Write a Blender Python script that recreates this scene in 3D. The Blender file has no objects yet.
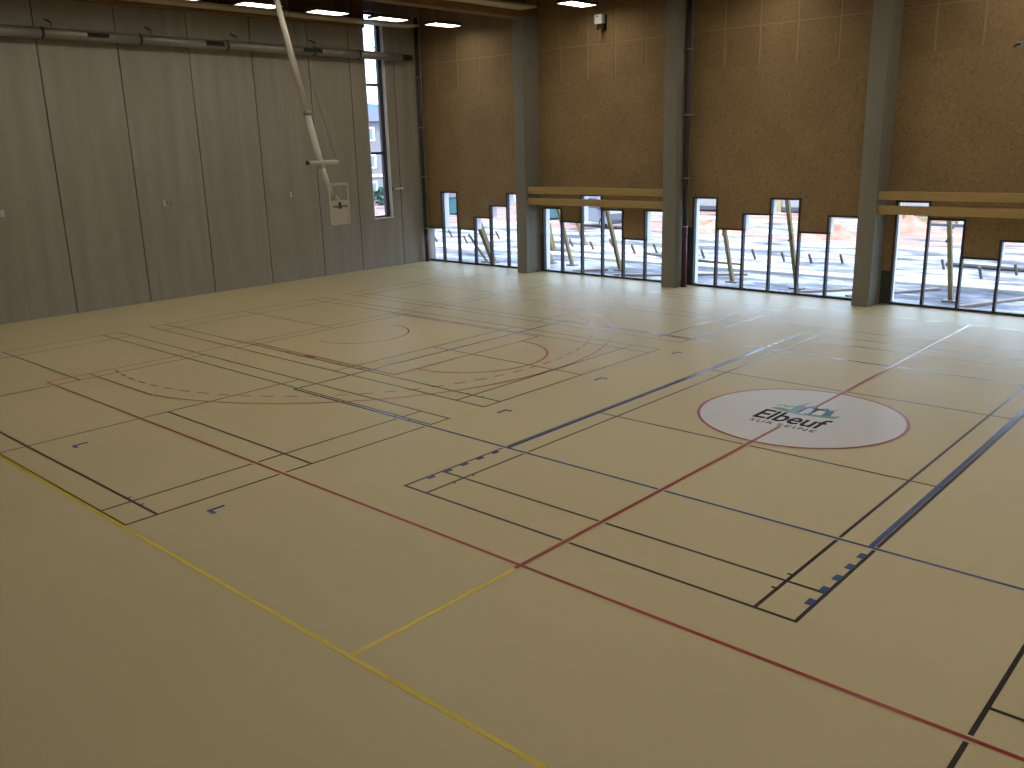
import bpy, bmesh, math, random
from mathutils import Vector, Matrix
random.seed(4)
sc = bpy.context.scene
COL = sc.collection
PI = math.pi

# ------------------------------------------------------------------ helpers
class MB:
    """collects shapes and links them as ONE mesh object"""
    def __init__(s): s.bm = bmesh.new()
    def box(s, x0, x1, y0, y1, z0, z1, bevel=0.0, rot=None, pivot=None):
        r = bmesh.ops.create_cube(s.bm, size=1.0)
        vs = r['verts']
        m = Matrix.Translation(((x0+x1)/2, (y0+y1)/2, (z0+z1)/2)) @ Matrix.Diagonal((x1-x0, y1-y0, z1-z0, 1))
        if rot is not None:
            p = Matrix.Translation(pivot); m = p @ rot @ p.inverted() @ m
        bmesh.ops.transform(s.bm, matrix=m, verts=vs)
        if bevel:
            es = list({e for v in vs for e in v.link_edges})
            bmesh.ops.bevel(s.bm, geom=es, offset=bevel, segments=2, affect='EDGES', profile=0.5)
        return s
    def tube(s, pts, r, n=14, caps=True):
        pts = [Vector(p) for p in pts]
        rs = r if isinstance(r, (list, tuple)) else [r]*len(pts)
        rings = []
        up = None
        for i, p in enumerate(pts):
            d = (pts[min(i+1, len(pts)-1)] - pts[max(i-1, 0)]).normalized()
            if up is None:
                up = Vector((0, 0, 1)) if abs(d.z) < .9 else Vector((1, 0, 0))
            a = d.cross(up).normalized(); b = a.cross(d).normalized(); up = b
            rings.append([s.bm.verts.new(p + (a*math.cos(2*PI*k/n) + b*math.sin(2*PI*k/n))*rs[i]) for k in range(n)])
        for A, B in zip(rings, rings[1:]):
            for k in range(n):
                f = s.bm.faces.new((A[k], A[(k+1) % n], B[(k+1) % n], B[k])); f.smooth = True
        if caps:
            s.bm.faces.new(rings[0][::-1]); s.bm.faces.new(rings[-1])
        return s
    def bar(s, p, q, w, h, roll=0.0):
        p = Vector(p); q = Vector(q); d = q-p; L = d.length
        r = bmesh.ops.create_cube(s.bm, size=1.0)
        R = d.to_track_quat('X', 'Z').to_matrix().to_4x4()
        m = Matrix.Translation((p+q)/2) @ R @ Matrix.Rotation(roll, 4, 'X') @ Matrix.Diagonal((L, w, h, 1))
        bmesh.ops.transform(s.bm, matrix=m, verts=r['verts'])
        return s
    def poly(s, pts):
        s.bm.faces.new([s.bm.verts.new(p) for p in pts]); return s
    def prism(s, pts, axis, a, b):
        """extrude a 2-D outline along an axis"""
        def P(u, v, t): return {'x': (t, u, v), 'y': (u, t, v), 'z': (u, v, t)}[axis]
        A = [s.bm.verts.new(P(u, v, a)) for u, v in pts]; B = [s.bm.verts.new(P(u, v, b)) for u, v in pts]
        n = len(pts)
        s.bm.faces.new(A[::-1]); s.bm.faces.new(B)
        for i in range(n): s.bm.faces.new((A[i], A[(i+1) % n], B[(i+1) % n], B[i]))
        return s
    def build(s, name, m, parent=None, recalc=True, origin=None):
        if recalc: bmesh.ops.recalc_face_normals(s.bm, faces=s.bm.faces)
        me = bpy.data.meshes.new(name)
        if origin is not None:
            bmesh.ops.translate(s.bm, vec=-Vector(origin), verts=s.bm.verts)
        s.bm.to_mesh(me); s.bm.free()
        me.materials.append(m)
        o = bpy.data.objects.new(name, me); COL.objects.link(o)
        if origin is not None: o.location = origin
        if parent is not None: o.parent = parent
        return o

def tag(o, label=None, cat=None, group=None, kind=None):
    if label: o['label'] = label
    if cat: o['category'] = cat
    if group: o['group'] = group
    if kind: o['kind'] = kind
    return o
def thing(name, label, cat, loc=(0, 0, 0), rz=0, group=None):
    o = bpy.data.objects.new(name, None); COL.objects.link(o)
    o.location = loc; o.rotation_euler = (0, 0, rz); o.empty_display_size = .2
    return tag(o, label, cat, group)
def struct(o, label=None, cat=None): return tag(o, label, cat, None, 'structure')
def dup(root, loc, rz, label, group=None):
    r = root.copy(); COL.objects.link(r); r.location = loc; r.rotation_euler = (0, 0, rz)
    tag(r, label, None, group)
    for ch in list(root.children):
        c = ch.copy(); COL.objects.link(c); c.parent = r
        for g in list(ch.children):
            d = g.copy(); COL.objects.link(d); d.parent = c
    return r

# ------------------------------------------------------------------ materials
def mat(name, col, rough=.6, spec=.5, metal=0.0, var=0.0, scale=4.0, stretch=(1, 1, 1), col2=None,
        bump=0.0, bscale=60.0, emit=None, estr=0.0, detail=5):
    m = bpy.data.materials.new(name); m.use_nodes = True
    nt = m.node_tree; N = nt.nodes; L = nt.links
    b = N['Principled BSDF']
    b.inputs['Base Color'].default_value = (*col, 1); b.inputs['Roughness'].default_value = rough
    b.inputs['Specular IOR Level'].default_value = spec; b.inputs['Metallic'].default_value = metal
    if var or col2 or bump:
        tc = N.new('ShaderNodeTexCoord'); mp = N.new('ShaderNodeMapping'); mp.inputs['Scale'].default_value = stretch
        L.new(tc.outputs['Object'], mp.inputs['Vector'])
    if var or col2:
        nz = N.new('ShaderNodeTexNoise'); nz.inputs['Scale'].default_value = scale; nz.inputs['Detail'].default_value = detail
        nz.inputs['Roughness'].default_value = .6
        L.new(mp.outputs['Vector'], nz.inputs['Vector'])
        cr = N.new('ShaderNodeValToRGB'); cr.color_ramp.elements[0].position = .3; cr.color_ramp.elements[1].position = .7
        c2 = col2 if col2 else tuple(c*(1-var) for c in col)
        cr.color_ramp.elements[0].color = (*c2, 1); cr.color_ramp.elements[1].color = (*(tuple(min(1, c*(1+var*.5)) for c in col)), 1)
        L.new(nz.outputs['Fac'], cr.inputs['Fac']); L.new(cr.outputs['Color'], b.inputs['Base Color'])
    if bump:
        n2 = N.new('ShaderNodeTexNoise'); n2.inputs['Scale'].default_value = bscale; n2.inputs['Detail'].default_value = 4
        bp = N.new('ShaderNodeBump'); bp.inputs['Strength'].default_value = bump; bp.inputs['Distance'].default_value = .02
        L.new(mp.outputs['Vector'], n2.inputs['Vector']); L.new(n2.outputs['Fac'], bp.inputs['Height']); L.new(bp.outputs['Normal'], b.inputs['Normal'])
    if emit:
        b.inputs['Emission Color'].default_value = (*emit, 1); b.inputs['Emission Strength'].default_value = estr
    return m

def concrete(name, base, dark, brown):
    """cast concrete: vertical pour streaks, cloudy patches, pin holes"""
    m = bpy.data.materials.new(name); m.use_nodes = True
    nt = m.node_tree; N = nt.nodes; L = nt.links; b = N['Principled BSDF']
    b.inputs['Roughness'].default_value = .75; b.inputs['Specular IOR Level'].default_value = .3
    tc = N.new('ShaderNodeTexCoord')
    def noise(scale, st, det=5, pos=(.35, .65)):
        mp = N.new('ShaderNodeMapping'); mp.inputs['Scale'].default_value = st; L.new(tc.outputs['Object'], mp.inputs['Vector'])
        nz = N.new('ShaderNodeTexNoise'); nz.inputs['Scale'].default_value = scale; nz.inputs['Detail'].default_value = det
        L.new(mp.outputs['Vector'], nz.inputs['Vector'])
        r = N.new('ShaderNodeMapRange'); r.inputs['From Min'].default_value = pos[0]; r.inputs['From Max'].default_value = pos[1]
        L.new(nz.outputs['Fac'], r.inputs['Value']); return r.outputs['Result']
    def mix(a, bcol, fac, amt=1.0):
        mx = N.new('ShaderNodeMix'); mx.data_type = 'RGBA'
        ml = N.new('ShaderNodeMath'); ml.operation = 'MULTIPLY'; ml.inputs[1].default_value = amt; L.new(fac, ml.inputs[0])
        L.new(ml.outputs[0], mx.inputs['Factor'])
        if isinstance(a, tuple): mx.inputs['A'].default_value = (*a, 1)
        else: L.new(a, mx.inputs['A'])
        mx.inputs['B'].default_value = (*bcol, 1); return mx.outputs['Result']
    c = mix(base, dark, noise(1.0, (1.2, 2.6, .18)), .55)
    c = mix(c, brown, noise(.28, (1, 1, .5), 3), .5)
    c = mix(c, dark, noise(1.6, (1, 1, .7), 8, (.55, .8)), .5)
    c = mix(c, tuple(x*.75 for x in dark), noise(9, (1, 1, 1), 3, (.66, .74)), .5)
    L.new(c, b.inputs['Base Color'])
    nz = N.new('ShaderNodeTexNoise'); nz.inputs['Scale'].default_value = 14; L.new(tc.outputs['Object'], nz.inputs['Vector'])
    bp = N.new('ShaderNodeBump'); bp.inputs['Strength'].default_value = .15; bp.inputs['Distance'].default_value = .02
    L.new(nz.outputs['Fac'], bp.inputs['Height']); L.new(bp.outputs['Normal'], b.inputs['Normal'])
    return m

def woodwool(name, c1, c2, c3):
    """pressed wood strand board: fine flakes of three tones"""
    m = bpy.data.materials.new(name); m.use_nodes = True
    nt = m.node_tree; N = nt.nodes; L = nt.links; b = N['Principled BSDF']
    b.inputs['Roughness'].default_value = .7; b.inputs['Specular IOR Level'].default_value = .25
    tc = N.new('ShaderNodeTexCoord')
    vo = N.new('ShaderNodeTexVoronoi'); vo.inputs['Scale'].default_value = 16
    mp = N.new('ShaderNodeMapping'); mp.inputs['Scale'].default_value = (1.2, 1.2, .8); L.new(tc.outputs['Object'], mp.inputs['Vector'])
    L.new(mp.outputs['Vector'], vo.inputs['Vector'])
    sx = N.new('ShaderNodeSeparateColor'); L.new(vo.outputs['Color'], sx.inputs['Color'])
    r = N.new('ShaderNodeValToRGB'); e = r.color_ramp.elements
    e[0].position = 0; e[0].color = (*c2, 1); e[1].position = 1; e[1].color = (*c3, 1)
    k = e.new(.25); k.color = (*c1, 1); k = e.new(.8); k.color = (*c1, 1)
    L.new(sx.outputs['Red'], r.inputs['Fac'])
    nz = N.new('ShaderNodeTexNoise'); nz.inputs['Scale'].default_value = .9; nz.inputs['Detail'].default_value = 6; L.new(tc.outputs['Object'], nz.inputs['Vector'])
    mx = N.new('ShaderNodeMix'); mx.data_type = 'RGBA'; mx.blend_type = 'MULTIPLY'
    r2 = N.new('ShaderNodeValToRGB'); r2.color_ramp.elements[0].position = .3; r2.color_ramp.elements[0].color = (.82, .8, .78, 1)
    r2.color_ramp.elements[1].position = .7; r2.color_ramp.elements[1].color = (1, 1, 1, 1)
    L.new(nz.outputs['Fac'], r2.inputs['Fac'])
    mx.inputs['Factor'].default_value = 1; L.new(r.outputs['Color'], mx.inputs['A']); L.new(r2.outputs['Color'], mx.inputs['B'])
    L.new(mx.outputs['Result'], b.inputs['Base Color'])
    return m

def glass_mat(name):
    m = bpy.data.materials.new(name); m.use_nodes = True
    nt = m.node_tree; N = nt.nodes; L = nt.links
    N.remove(N['Principled BSDF'])
    tr = N.new('ShaderNodeBsdfTransparent'); tr.inputs['Color'].default_value = (.93, .96, .97, 1)
    gl = N.new('ShaderNodeBsdfGlossy'); gl.inputs['Roughness'].default_value = .02
    fr = N.new('ShaderNodeFresnel'); fr.inputs['IOR'].default_value = 1.3
    mx = N.new('ShaderNodeMixShader'); L.new(fr.outputs[0], mx.inputs[0]); L.new(tr.outputs[0], mx.inputs[1]); L.new(gl.outputs[0], mx.inputs[2])
    L.new(mx.outputs[0], N['Material Output'].inputs['Surface'])
    return m

def floor_mat():
    m = bpy.data.materials.new('sports_floor'); m.use_nodes = True
    nt = m.node_tree; N = nt.nodes; L = nt.links; b = N['Principled BSDF']
    tc = N.new('ShaderNodeTexCoord')
    nz = N.new('ShaderNodeTexNoise'); nz.inputs['Scale'].default_value = .22; nz.inputs['Detail'].default_value = 6; L.new(tc.outputs['Object'], nz.inputs['Vector'])
    r = N.new('ShaderNodeValToRGB'); e = r.color_ramp.elements
    e[0].position = .32; e[0].color = (*FLOOR_A, 1); e[1].position = .68; e[1].color = (*FLOOR_B, 1)
    L.new(nz.outputs['Fac'], r.inputs['Fac'])
    # tiny scuffs
    n3 = N.new('ShaderNodeTexNoise'); n3.inputs['Scale'].default_value = 2.3; n3.inputs['Detail'].default_value = 12; n3.inputs['Roughness'].default_value = .75
    L.new(tc.outputs['Object'], n3.inputs['Vector'])
    mr = N.new('ShaderNodeMapRange'); mr.inputs['From Min'].default_value = .74; mr.inputs['From Max'].default_value = .8; mr.inputs['To Max'].default_value = .25
    L.new(n3.outputs['Fac'], mr.inputs['Value'])
    mx = N.new('ShaderNodeMix'); mx.data_type = 'RGBA'; L.new(mr.outputs['Result'], mx.inputs['Factor']); L.new(r.outputs['Color'], mx.inputs['A'])
    mx.inputs['B'].default_value = (.16, .12, .08, 1); L.new(mx.outputs['Result'], b.inputs['Base Color'])
    b.inputs['Roughness'].default_value = .40; b.inputs['Specular IOR Level'].default_value = .40
    n4 = N.new('ShaderNodeTexNoise'); n4.inputs['Scale'].default_value = .5; n4.inputs['Detail'].default_value = 5; L.new(tc.outputs['Object'], n4.inputs['Vector'])
    m2 = N.new('ShaderNodeMapRange'); m2.inputs['From Min'].default_value = .3; m2.inputs['From Max'].default_value = .7
    m2.inputs['To Min'].default_value = .46; m2.inputs['To Max'].default_value = .54; L.new(n4.outputs['Fac'], m2.inputs['Value']); L.new(m2.outputs['Result'], b.inputs['Roughness'])
    return m

def ground_mat():
    """building-site ground: pale rubble, bluish wet mud, red clay further out"""
    m = bpy.data.materials.new('site_ground'); m.use_nodes = True
    nt = m.node_tree; N = nt.nodes; L = nt.links; b = N['Principled BSDF']
    b.inputs['Roughness'].default_value = .8
    tc = N.new('ShaderNodeTexCoord')
    mp = N.new('ShaderNodeMapping'); mp.inputs['Scale'].default_value = (.35, .8, 1); L.new(tc.outputs['Object'], mp.inputs['Vector'])
    nz = N.new('ShaderNodeTexNoise'); nz.inputs['Scale'].default_value = .9; nz.inputs['Detail'].default_value = 9; nz.inputs['Roughness'].default_value = .68; L.new(mp.outputs['Vector'], nz.inputs['Vector'])
    r = N.new('ShaderNodeValToRGB'); e = r.color_ramp.elements
    e[0].position = .40; e[0].color = (.022, .022, .032, 1); e[1].position = .58; e[1].color = (.33, .32, .33, 1)
    k = e.new(.49); k.color = (.11, .11, .14, 1)
    L.new(nz.outputs['Fac'], r.inputs['Fac'])
    # clay
    sp = N.new('ShaderNodeSeparateXYZ'); L.new(tc.outputs['Object'], sp.inputs['Vector'])
    n2 = N.new('ShaderNodeTexNoise'); n2.inputs['Scale'].default_value = .3; n2.inputs['Detail'].default_value = 6
    mp2 = N.new('ShaderNodeMapping'); mp2.inputs['Scale'].default_value = (.5, 1.4, 1); L.new(tc.outputs['Object'], mp2.inputs['Vector']); L.new(mp2.outputs['Vector'], n2.inputs['Vector'])
    a = N.new('ShaderNodeMapRange'); a.inputs['From Min'].default_value = .46; a.inputs['From Max'].default_value = .56; L.new(n2.outputs['Fac'], a.inputs['Value'])
    y1 = N.new('ShaderNodeMapRange'); y1.inputs['From Min'].default_value = 26; y1.inputs['From Max'].default_value = 29; L.new(sp.outputs['Y'], y1.inputs['Value'])
    mu = N.new('ShaderNodeMath'); mu.operation = 'MULTIPLY'; L.new(a.outputs['Result'], mu.inputs[0]); L.new(y1.outputs['Result'], mu.inputs[1])
    mx = N.new('ShaderNodeMix'); mx.data_type = 'RGBA'; L.new(mu.outputs[0], mx.inputs['Factor']); L.new(r.outputs['Color'], mx.inputs['A'])
    mx.inputs['B'].default_value = (.24, .095, .06, 1); L.new(mx.outputs['Result'], b.inputs['Base Color'])
    return m

FLOOR_A = (.495, .435, .258); FLOOR_B = (.53, .468, .28)
M = {}
M['floor'] = floor_mat()
M['concrete'] = concrete('cast_concrete', (.315, .30, .262), (.215, .204, .178), (.29, .25, .20))
M['column'] = concrete('column_concrete', (.25, .247, .217), (.175, .173, .152), (.21, .196, .165))
M['joint'] = mat('joint_shadow_gap', (.03, .028, .025), .9)
M['board'] = woodwool('wood_strand_board', (.325, .225, .117), (.26, .176, .088), (.365, .262, .146))
M['board_top'] = woodwool('upper_strand_board', (.305, .207, .107), (.25, .171, .085), (.335, .238, .13))
M['batten'] = mat('pale_batten', (.36, .26, .14), .7, .2, var=.1, scale=8)
M['frame'] = mat('dark_bronze_frame', (.045, .043, .045), .5, .4)
M['panel_dark'] = mat('dark_spandrel', (.055, .06, .06), .55, .3)
M['glass'] = glass_mat('window_glass')
M['render'] = mat('white_render', (.72, .72, .74), .8, .2, var=.06, scale=3)
M['timber'] = mat('glulam_timber', (.46, .325, .145), .6, .3, col2=(.38, .26, .105), scale=3, stretch=(.4, 3, 6))
M['roofwood'] = mat('roof_timber', (.27, .155, .065), .65, .3, col2=(.19, .105, .045), scale=3, stretch=(5, .3, 5))
M['deck'] = mat('roof_decking', (.16, .10, .055), .75, .2, col2=(.11, .068, .036), scale=4, stretch=(6, .4, 1))
M['radiant'] = mat('cream_radiant_panel', (.66, .57, .42), .55, .4, var=.04, scale=3)
M['galv'] = mat('galvanised_duct', (.26, .255, .23), .45, .5, metal=.5, var=.12, scale=5, stretch=(1, .6, 1))
M['dark'] = mat('dark_metal', (.03, .028, .026), .6, .4)
M['grille'] = mat('dark_grille', (.015, .014, .013), .7, .3)
M['pipe'] = mat('dark_downpipe', (.05, .048, .046), .5, .4)
M['pipe_grey'] = mat('grey_rail', (.16, .15, .125), .5, .4)
M['redpipe'] = mat('dark_red_pipe', (.07, .008, .01), .45, .5, var=.1, scale=6)
M['clamp'] = mat('grey_clamp', (.30, .29, .29), .45, .5, metal=.5)
M['whitesteel'] = mat('white_steel', (.50, .48, .42), .45, .5, var=.05, scale=4)
M['whiteboard'] = mat('offwhite_board', (.50, .48, .40), .55, .4, var=.04, scale=5)
M['lampbody'] = mat('lamp_housing', (.10, .075, .05), .5, .4)
M['lamp'] = mat('lamp_diffuser', (.9, .88, .84), .5, .3, emit=(1.0, .895, .735), estr=12.4)
M['whitebox'] = mat('white_plastic', (.74, .76, .78), .4, .5)
M['red'] = mat('red_line_paint', (.30, .026, .026), .3, .26)
M['blue'] = mat('blue_line_paint', (.055, .105, .26), .27, .38)
M['black'] = mat('black_line_paint', (.016, .012, .010), .3, .25)
M['yellow'] = mat('yellow_line_paint', (.60, .48, .03), .27, .38)
M['white'] = mat('white_emblem_paint', (.57, .575, .575), .4, .4)
M['ink'] = mat('emblem_black', (.010, .010, .012), .6, .1)
M['ink2'] = mat('emblem_grey', (.03, .03, .035), .6, .1)
M['e_blue'] = mat('emblem_blue', (.05, .14, .25), .4, .4)
M['e_light'] = mat('emblem_light_blue', (.17, .33, .42), .4, .4)
M['e_green'] = mat('emblem_green', (.10, .27, .17), .4, .4)
M['ground'] = ground_mat()
M['kerb'] = mat('pale_concrete_kerb', (.52, .48, .45), .8, .2, var=.12, scale=2)
M['rawtimber'] = mat('raw_timber_shore', (.24, .18, .075), .65, .3, col2=(.17, .12, .05), scale=3, stretch=(4, 4, .5))
M['stake'] = mat('dark_wood_stake', (.09, .075, .06), .8, .2, var=.2, scale=10)
M['plank'] = mat('dusty_plank', (.22, .17, .15), .8, .2, var=.15, scale=3)
M['rail'] = mat('grey_site_pipe', (.04, .042, .045), .6, .3, var=.15, scale=4)
M['clay'] = mat('red_clay', (.23, .085, .05), .9, .1, col2=(.27, .19, .16), scale=1.2)
M['van'] = mat('van_paint', (.13, .13, .17), .3, .5)
M['glassdark'] = mat('dark_vehicle_glass', (.03, .04, .05), .15, .6)
M['rubber'] = mat('tyre_rubber', (.02, .02, .02), .8, .2)
M['teal'] = mat('blue_green_paint', (.03, .10, .12), .5, .4, var=.1, scale=3)
M['cabin'] = mat('site_cabin_sheet', (.22, .22, .23), .6, .3, var=.08, scale=2)
M['cabindark'] = mat('cabin_base_frame', (.045, .05, .065), .6, .3)
M['ochre'] = mat('ochre_post', (.25, .19, .08), .6, .3)
M['stone'] = mat('pale_stone', (.18, .178, .19), .8, .2, var=.12, scale=1.2)
M['bwin'] = mat('grey_blue_window', (.13, .20, .27), .25, .5)
M['slate'] = mat('slate_roof', (.06, .066, .09), .6, .3, var=.1, scale=3)
M['hill'] = mat('wooded_hill', (.05, .09, .13), .9, .1, col2=(.07, .12, .18), scale=.2)
M['leaf'] = mat('shrub_leaves', (.018, .05, .042), .8, .2, col2=(.03, .075, .055), scale=3)
M['road'] = mat('street_paving', (.12, .10, .115), .8, .2, var=.08, scale=2)
M['signwhite'] = mat('white_disc', (.85, .84, .82), .6, .3)

# ------------------------------------------------------------------ room shell
XL, XR, YF, YN, ZC = -22.58, 22.95, 11.93, -17.5, 10.45
struct(MB().box(XL-.3, XR+.3, YN-.3, 12.02, -.25, 0).build('floor', M['floor']))
# ceiling decking with board grooves
c = MB(); w = .9; x = XL
c.box(XL-.35, XR+.35, YN-.3, 12.35, ZC, ZC+.35)
struct(c.build('ceiling', M['deck']))
purl = MB()

# left concrete wall: slabs with open joints
JY = [-15.35, -12.94, -10.53, -8.12, -5.71, -3.30, -.87, 1.54, 3.92, 6.32, 8.22, 10.45]
W0, W1, WZ0, WZ1 = 8.97, 9.97, 2.0, 9.98
wl = MB()
edges = [YN] + JY + [12.3]
g = .016
for a, b in zip(edges, edges[1:]):
    y0, y1 = a+g, b-g
    if a <= W0 < b:
        wl.box(XL-.16, XL, y0, W0, 0, ZC, .006); wl.box(XL-.16, XL, W1, y1, 0, ZC, .006)
        wl.box(XL-.16, XL, W0, W1, 0, WZ0); wl.box(XL-.16, XL, W0, W1, WZ1, ZC)
    else:
        wl.box(XL-.16, XL, y0, y1, 0, ZC, .006)
wall_left = struct(wl.build('wall_left', M['concrete']))
bk = MB()
for (a, b, z0, z1) in ((YN-.3, W0, -.2, ZC), (W1, 12.35, -.2, ZC), (W0, W1, -.2, WZ0), (W0, W1, WZ1, ZC)):
    bk.box(XL-.36, XL-.15, a, b, z0, z1)
bk.build('joint_backing', M['joint'], wall_left)
rv = MB()   # pale blue-grey metal lining of the opening
rv.box(XL-.40, XL+.004, W1-.03, W1+.004, WZ0, WZ1); rv.box(XL-.40, XL+.004, W0-.004, W0+.02, WZ0, WZ1); rv.box(XL-.40, XL+.012, W0, W1, WZ0-.004, WZ0+.03)
w1 = struct(thing('window_1', 'tall narrow window with dark transoms in the left concrete wall', 'window', (0, 0, 0)))
fm = MB()
xg = XL-.24
fm.box(xg-.04, xg+.05, W0+.02, W0+.05, WZ0+.03, WZ1); fm.box(xg-.04, xg+.09, W1-.22, W1-.03, WZ0+.03, WZ1)
for z in (WZ0+.06, 4.62, 7.27, WZ1-.04): fm.box(xg-.04, xg+.05, W0+.02, W1-.03, z-.05, z+.05)
rv.build('window_lining', mat('pale_metal_lining', (.82, .85, .92), .5, .5), w1)
fm.build('window_frame', M['frame'], w1)
for z0, z1 in ((WZ0+.11, 4.57), (4.67, 7.22), (7.32, WZ1-.09)):
    MB().box(xg-.008, xg+.008, W0+.05, W1-.2, z0, z1).build('glass_pane', M['glass'], w1)

# right and near walls (out of frame)
struct(MB().box(XR, XR+.3, YN-.3, 12.3, -.2, ZC).build('wall_right', M['concrete']))
struct(MB().box(XL-.3, XR+.3, YN-.3, YN, -.2, ZC).build('wall_near', M['board']))

# ------------------------------------------------------------------ window wall
CW = .25
COLX = [-16.41, -9.845, -3.29, 3.27, 9.83, 16.39]
BAYS = [
 ([-22.63, -21.68, -20.74, -19.77, -18.86, -17.92, -16.98], [1.43, 2.94, 1.44, 1.95, 2.44, 2.94], None),
 ([-16.03, -15.13, -14.17, -13.23, -12.30, -11.36, -10.42], [2.43, 1.94, 2.94, 2.44, 1.44, 2.46], 1.44),
 ([-9.40, -8.53, -7.57, -6.63, -5.67, -4.74, -3.80], [2.94, 1.95, 2.46, 2.96, 1.96, 2.48], 1.97),
 ([-2.75, -1.86, -.91, .04, .99, 1.94, 2.88], [2.96, 2.49, 1.47, 1.98, 2.46, 1.46], .97),
 ([3.80, 4.75, 5.70, 6.65, 7.60, 8.55, 9.45], [1.96, 2.46, 2.96, 1.46, 2.46, 1.96], 1.46),
 ([10.35, 11.3, 12.25, 13.2, 14.15, 15.1, 16.0], [2.96, 1.46, 1.96, 2.46, 2.96, 1.46], 1.46),
 ([16.95, 17.9, 18.85, 19.8, 20.75, 21.7, 22.6], [2.46, 2.96, 1.46, 1.96, 1.46, 2.46], 1.96),
]
ZS = 6.98
wall = MB(); upper = MB(); outer = MB(); batt = MB()
frames = []
lim = [XL-.3] + COLX + [XR+.3]
SEAM = {0: [-21.66, -20.43, -19.23, -18.0], 1: [-15.12, -13.87, -12.67, -11.43], 2: [-8.46, -7.26, -6.06, -4.78]}
for i, (mx, tops, strip) in enumerate(BAYS):
    xa, xb = lim[i], lim[i+1]
    for k in range(6):
        wall.box(mx[k], mx[k+1], YF, YF+.07, tops[k], ZS)
        outer.box(mx[k], mx[k+1], YF+.14, YF+.42, tops[k], ZC)
        outer.box(mx[k], mx[k+1], YF+.07, YF+.14, tops[k]+.03, ZC)
    s0 = strip if strip else 1.43
    wall.box(xa, mx[0], YF, YF+.07, s0, ZS); wall.box(mx[6], xb, YF, YF+.07, 0, ZS)
    outer.box(xa, mx[0]-.03, YF+.072, YF+.42, -.2, ZC); outer.box(mx[6]+.03, xb, YF+.072, YF+.42, -.2, ZC)
    # separate 1.2 m boards in the upper zone, set back, over pale battens
    xs = [xa] + SEAM.get(i, [xa+.25+.9+1.2*q for q in range(4)]) + [xb]
    batt.box(xa, xb, YF+.045, YF+.07, ZS, ZC)
    for p, q in zip(xs, xs[1:]):
        for z0, z1 in ((ZS, 8.13), (8.13, ZC)):
            upper.box(p+.034, q-.034, YF+.03, YF+.06, z0+(.0 if z0 == ZS else .02), z1-.02)
wall_far = struct(wall.build('wall_far', M['board']))
upper.build('upper_board', M['board_top'], wall_far)
batt.build('pale_batten_backing', M['batten'], wall_far)
outer.build('outer_render', M['render'], wall_far)

wl_lab = ['stepped window strip in the far corner bay beside the left concrete wall',
          'stepped window strip behind the timber rails between the first two concrete columns',
          'stepped window strip between the second and third concrete columns, no rails in front',
          'stepped window strip behind the timber rails at the right edge of the picture',
          'stepped window strip right of the picture edge', 'stepped window strip far right, out of view', 'stepped window strip in the right corner bay, out of view']
for i, (mx, tops, strip) in enumerate(BAYS):
    wnd = struct(thing('window_%d' % (i+2), wl_lab[i], 'window', (0, 0, 0)))
    f = MB(); fy0, fy1 = YF-.025, YF+.13
    f.box(mx[0]-.04, mx[6]+.04, fy0-.02, fy1, 0, .07)
    for k in range(7):
        zt = max(tops[k-1] if k > 0 else 0, tops[k] if k < 6 else 0)
        f.box(mx[k]-.032, mx[k]+.032, fy0, fy1, .05, zt+.035)
    for k in range(6): f.box(mx[k]-.032, mx[k+1]+.032, fy0+.002, fy1, tops[k]-.025, tops[k]+.035)
    f.build('window_frame', M['frame'], wnd)
    if strip:
        MB().box(lim[i]+CW-.01, mx[0]-.03, YF-.015, YF+.08, 0, strip).build('dark_side_panel', M['panel_dark'], wnd)
    for k in range(6):
        MB().box(mx[k]+.028, mx[k+1]-.028, YF+.06, YF+.076, .07, tops[k]-.02).build('glass_pane', M['glass'], wnd)

# ------------------------------------------------------------------ columns
clab = ['grey concrete column nearest the left wall, left end of the timber rails',
        'grey concrete column with the dark red pipe beside it',
        'grey concrete column nearest the right edge, left end of the right-hand timber rails',
        'grey concrete column just beyond the right edge of the picture',
        'grey concrete column second beyond the right edge of the picture',
        'grey concrete column third beyond the right edge of the picture']
for cx, lb in zip(COLX, clab):
    o = MB().box(cx-CW, cx+CW, 11.07, YF+.06, 0, 9.30 if True else 0, .018).build('concrete_column', M['column'], origin=(cx, 11.5, 0))
    tag(o, lb, 'column', 'concrete columns along the window wall')

# timber rails between columns
def rail(xa, xb, z0, z1, label):
    o = MB().box(xa, xb, 11.21, 11.35, z0, z1, .008).build('timber_rail', M['timber'], origin=(xa, 11.28, z0))
    tag(o, label, 'rail', 'timber rails spanning between columns')
rail(-16.16, -10.095, 3.01, 3.255, 'upper pale timber rail between the first two concrete columns')
rail(-16.16, -10.095, 2.605, 2.845, 'lower pale timber rail between the first two concrete columns')
rail(-3.04, 3.02, 3.045, 3.275, 'upper pale timber rail at the right edge, right of the third column')
rail(-3.04, 3.02, 2.645, 2.885, 'lower pale timber rail at the right edge, right of the third column')

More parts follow.
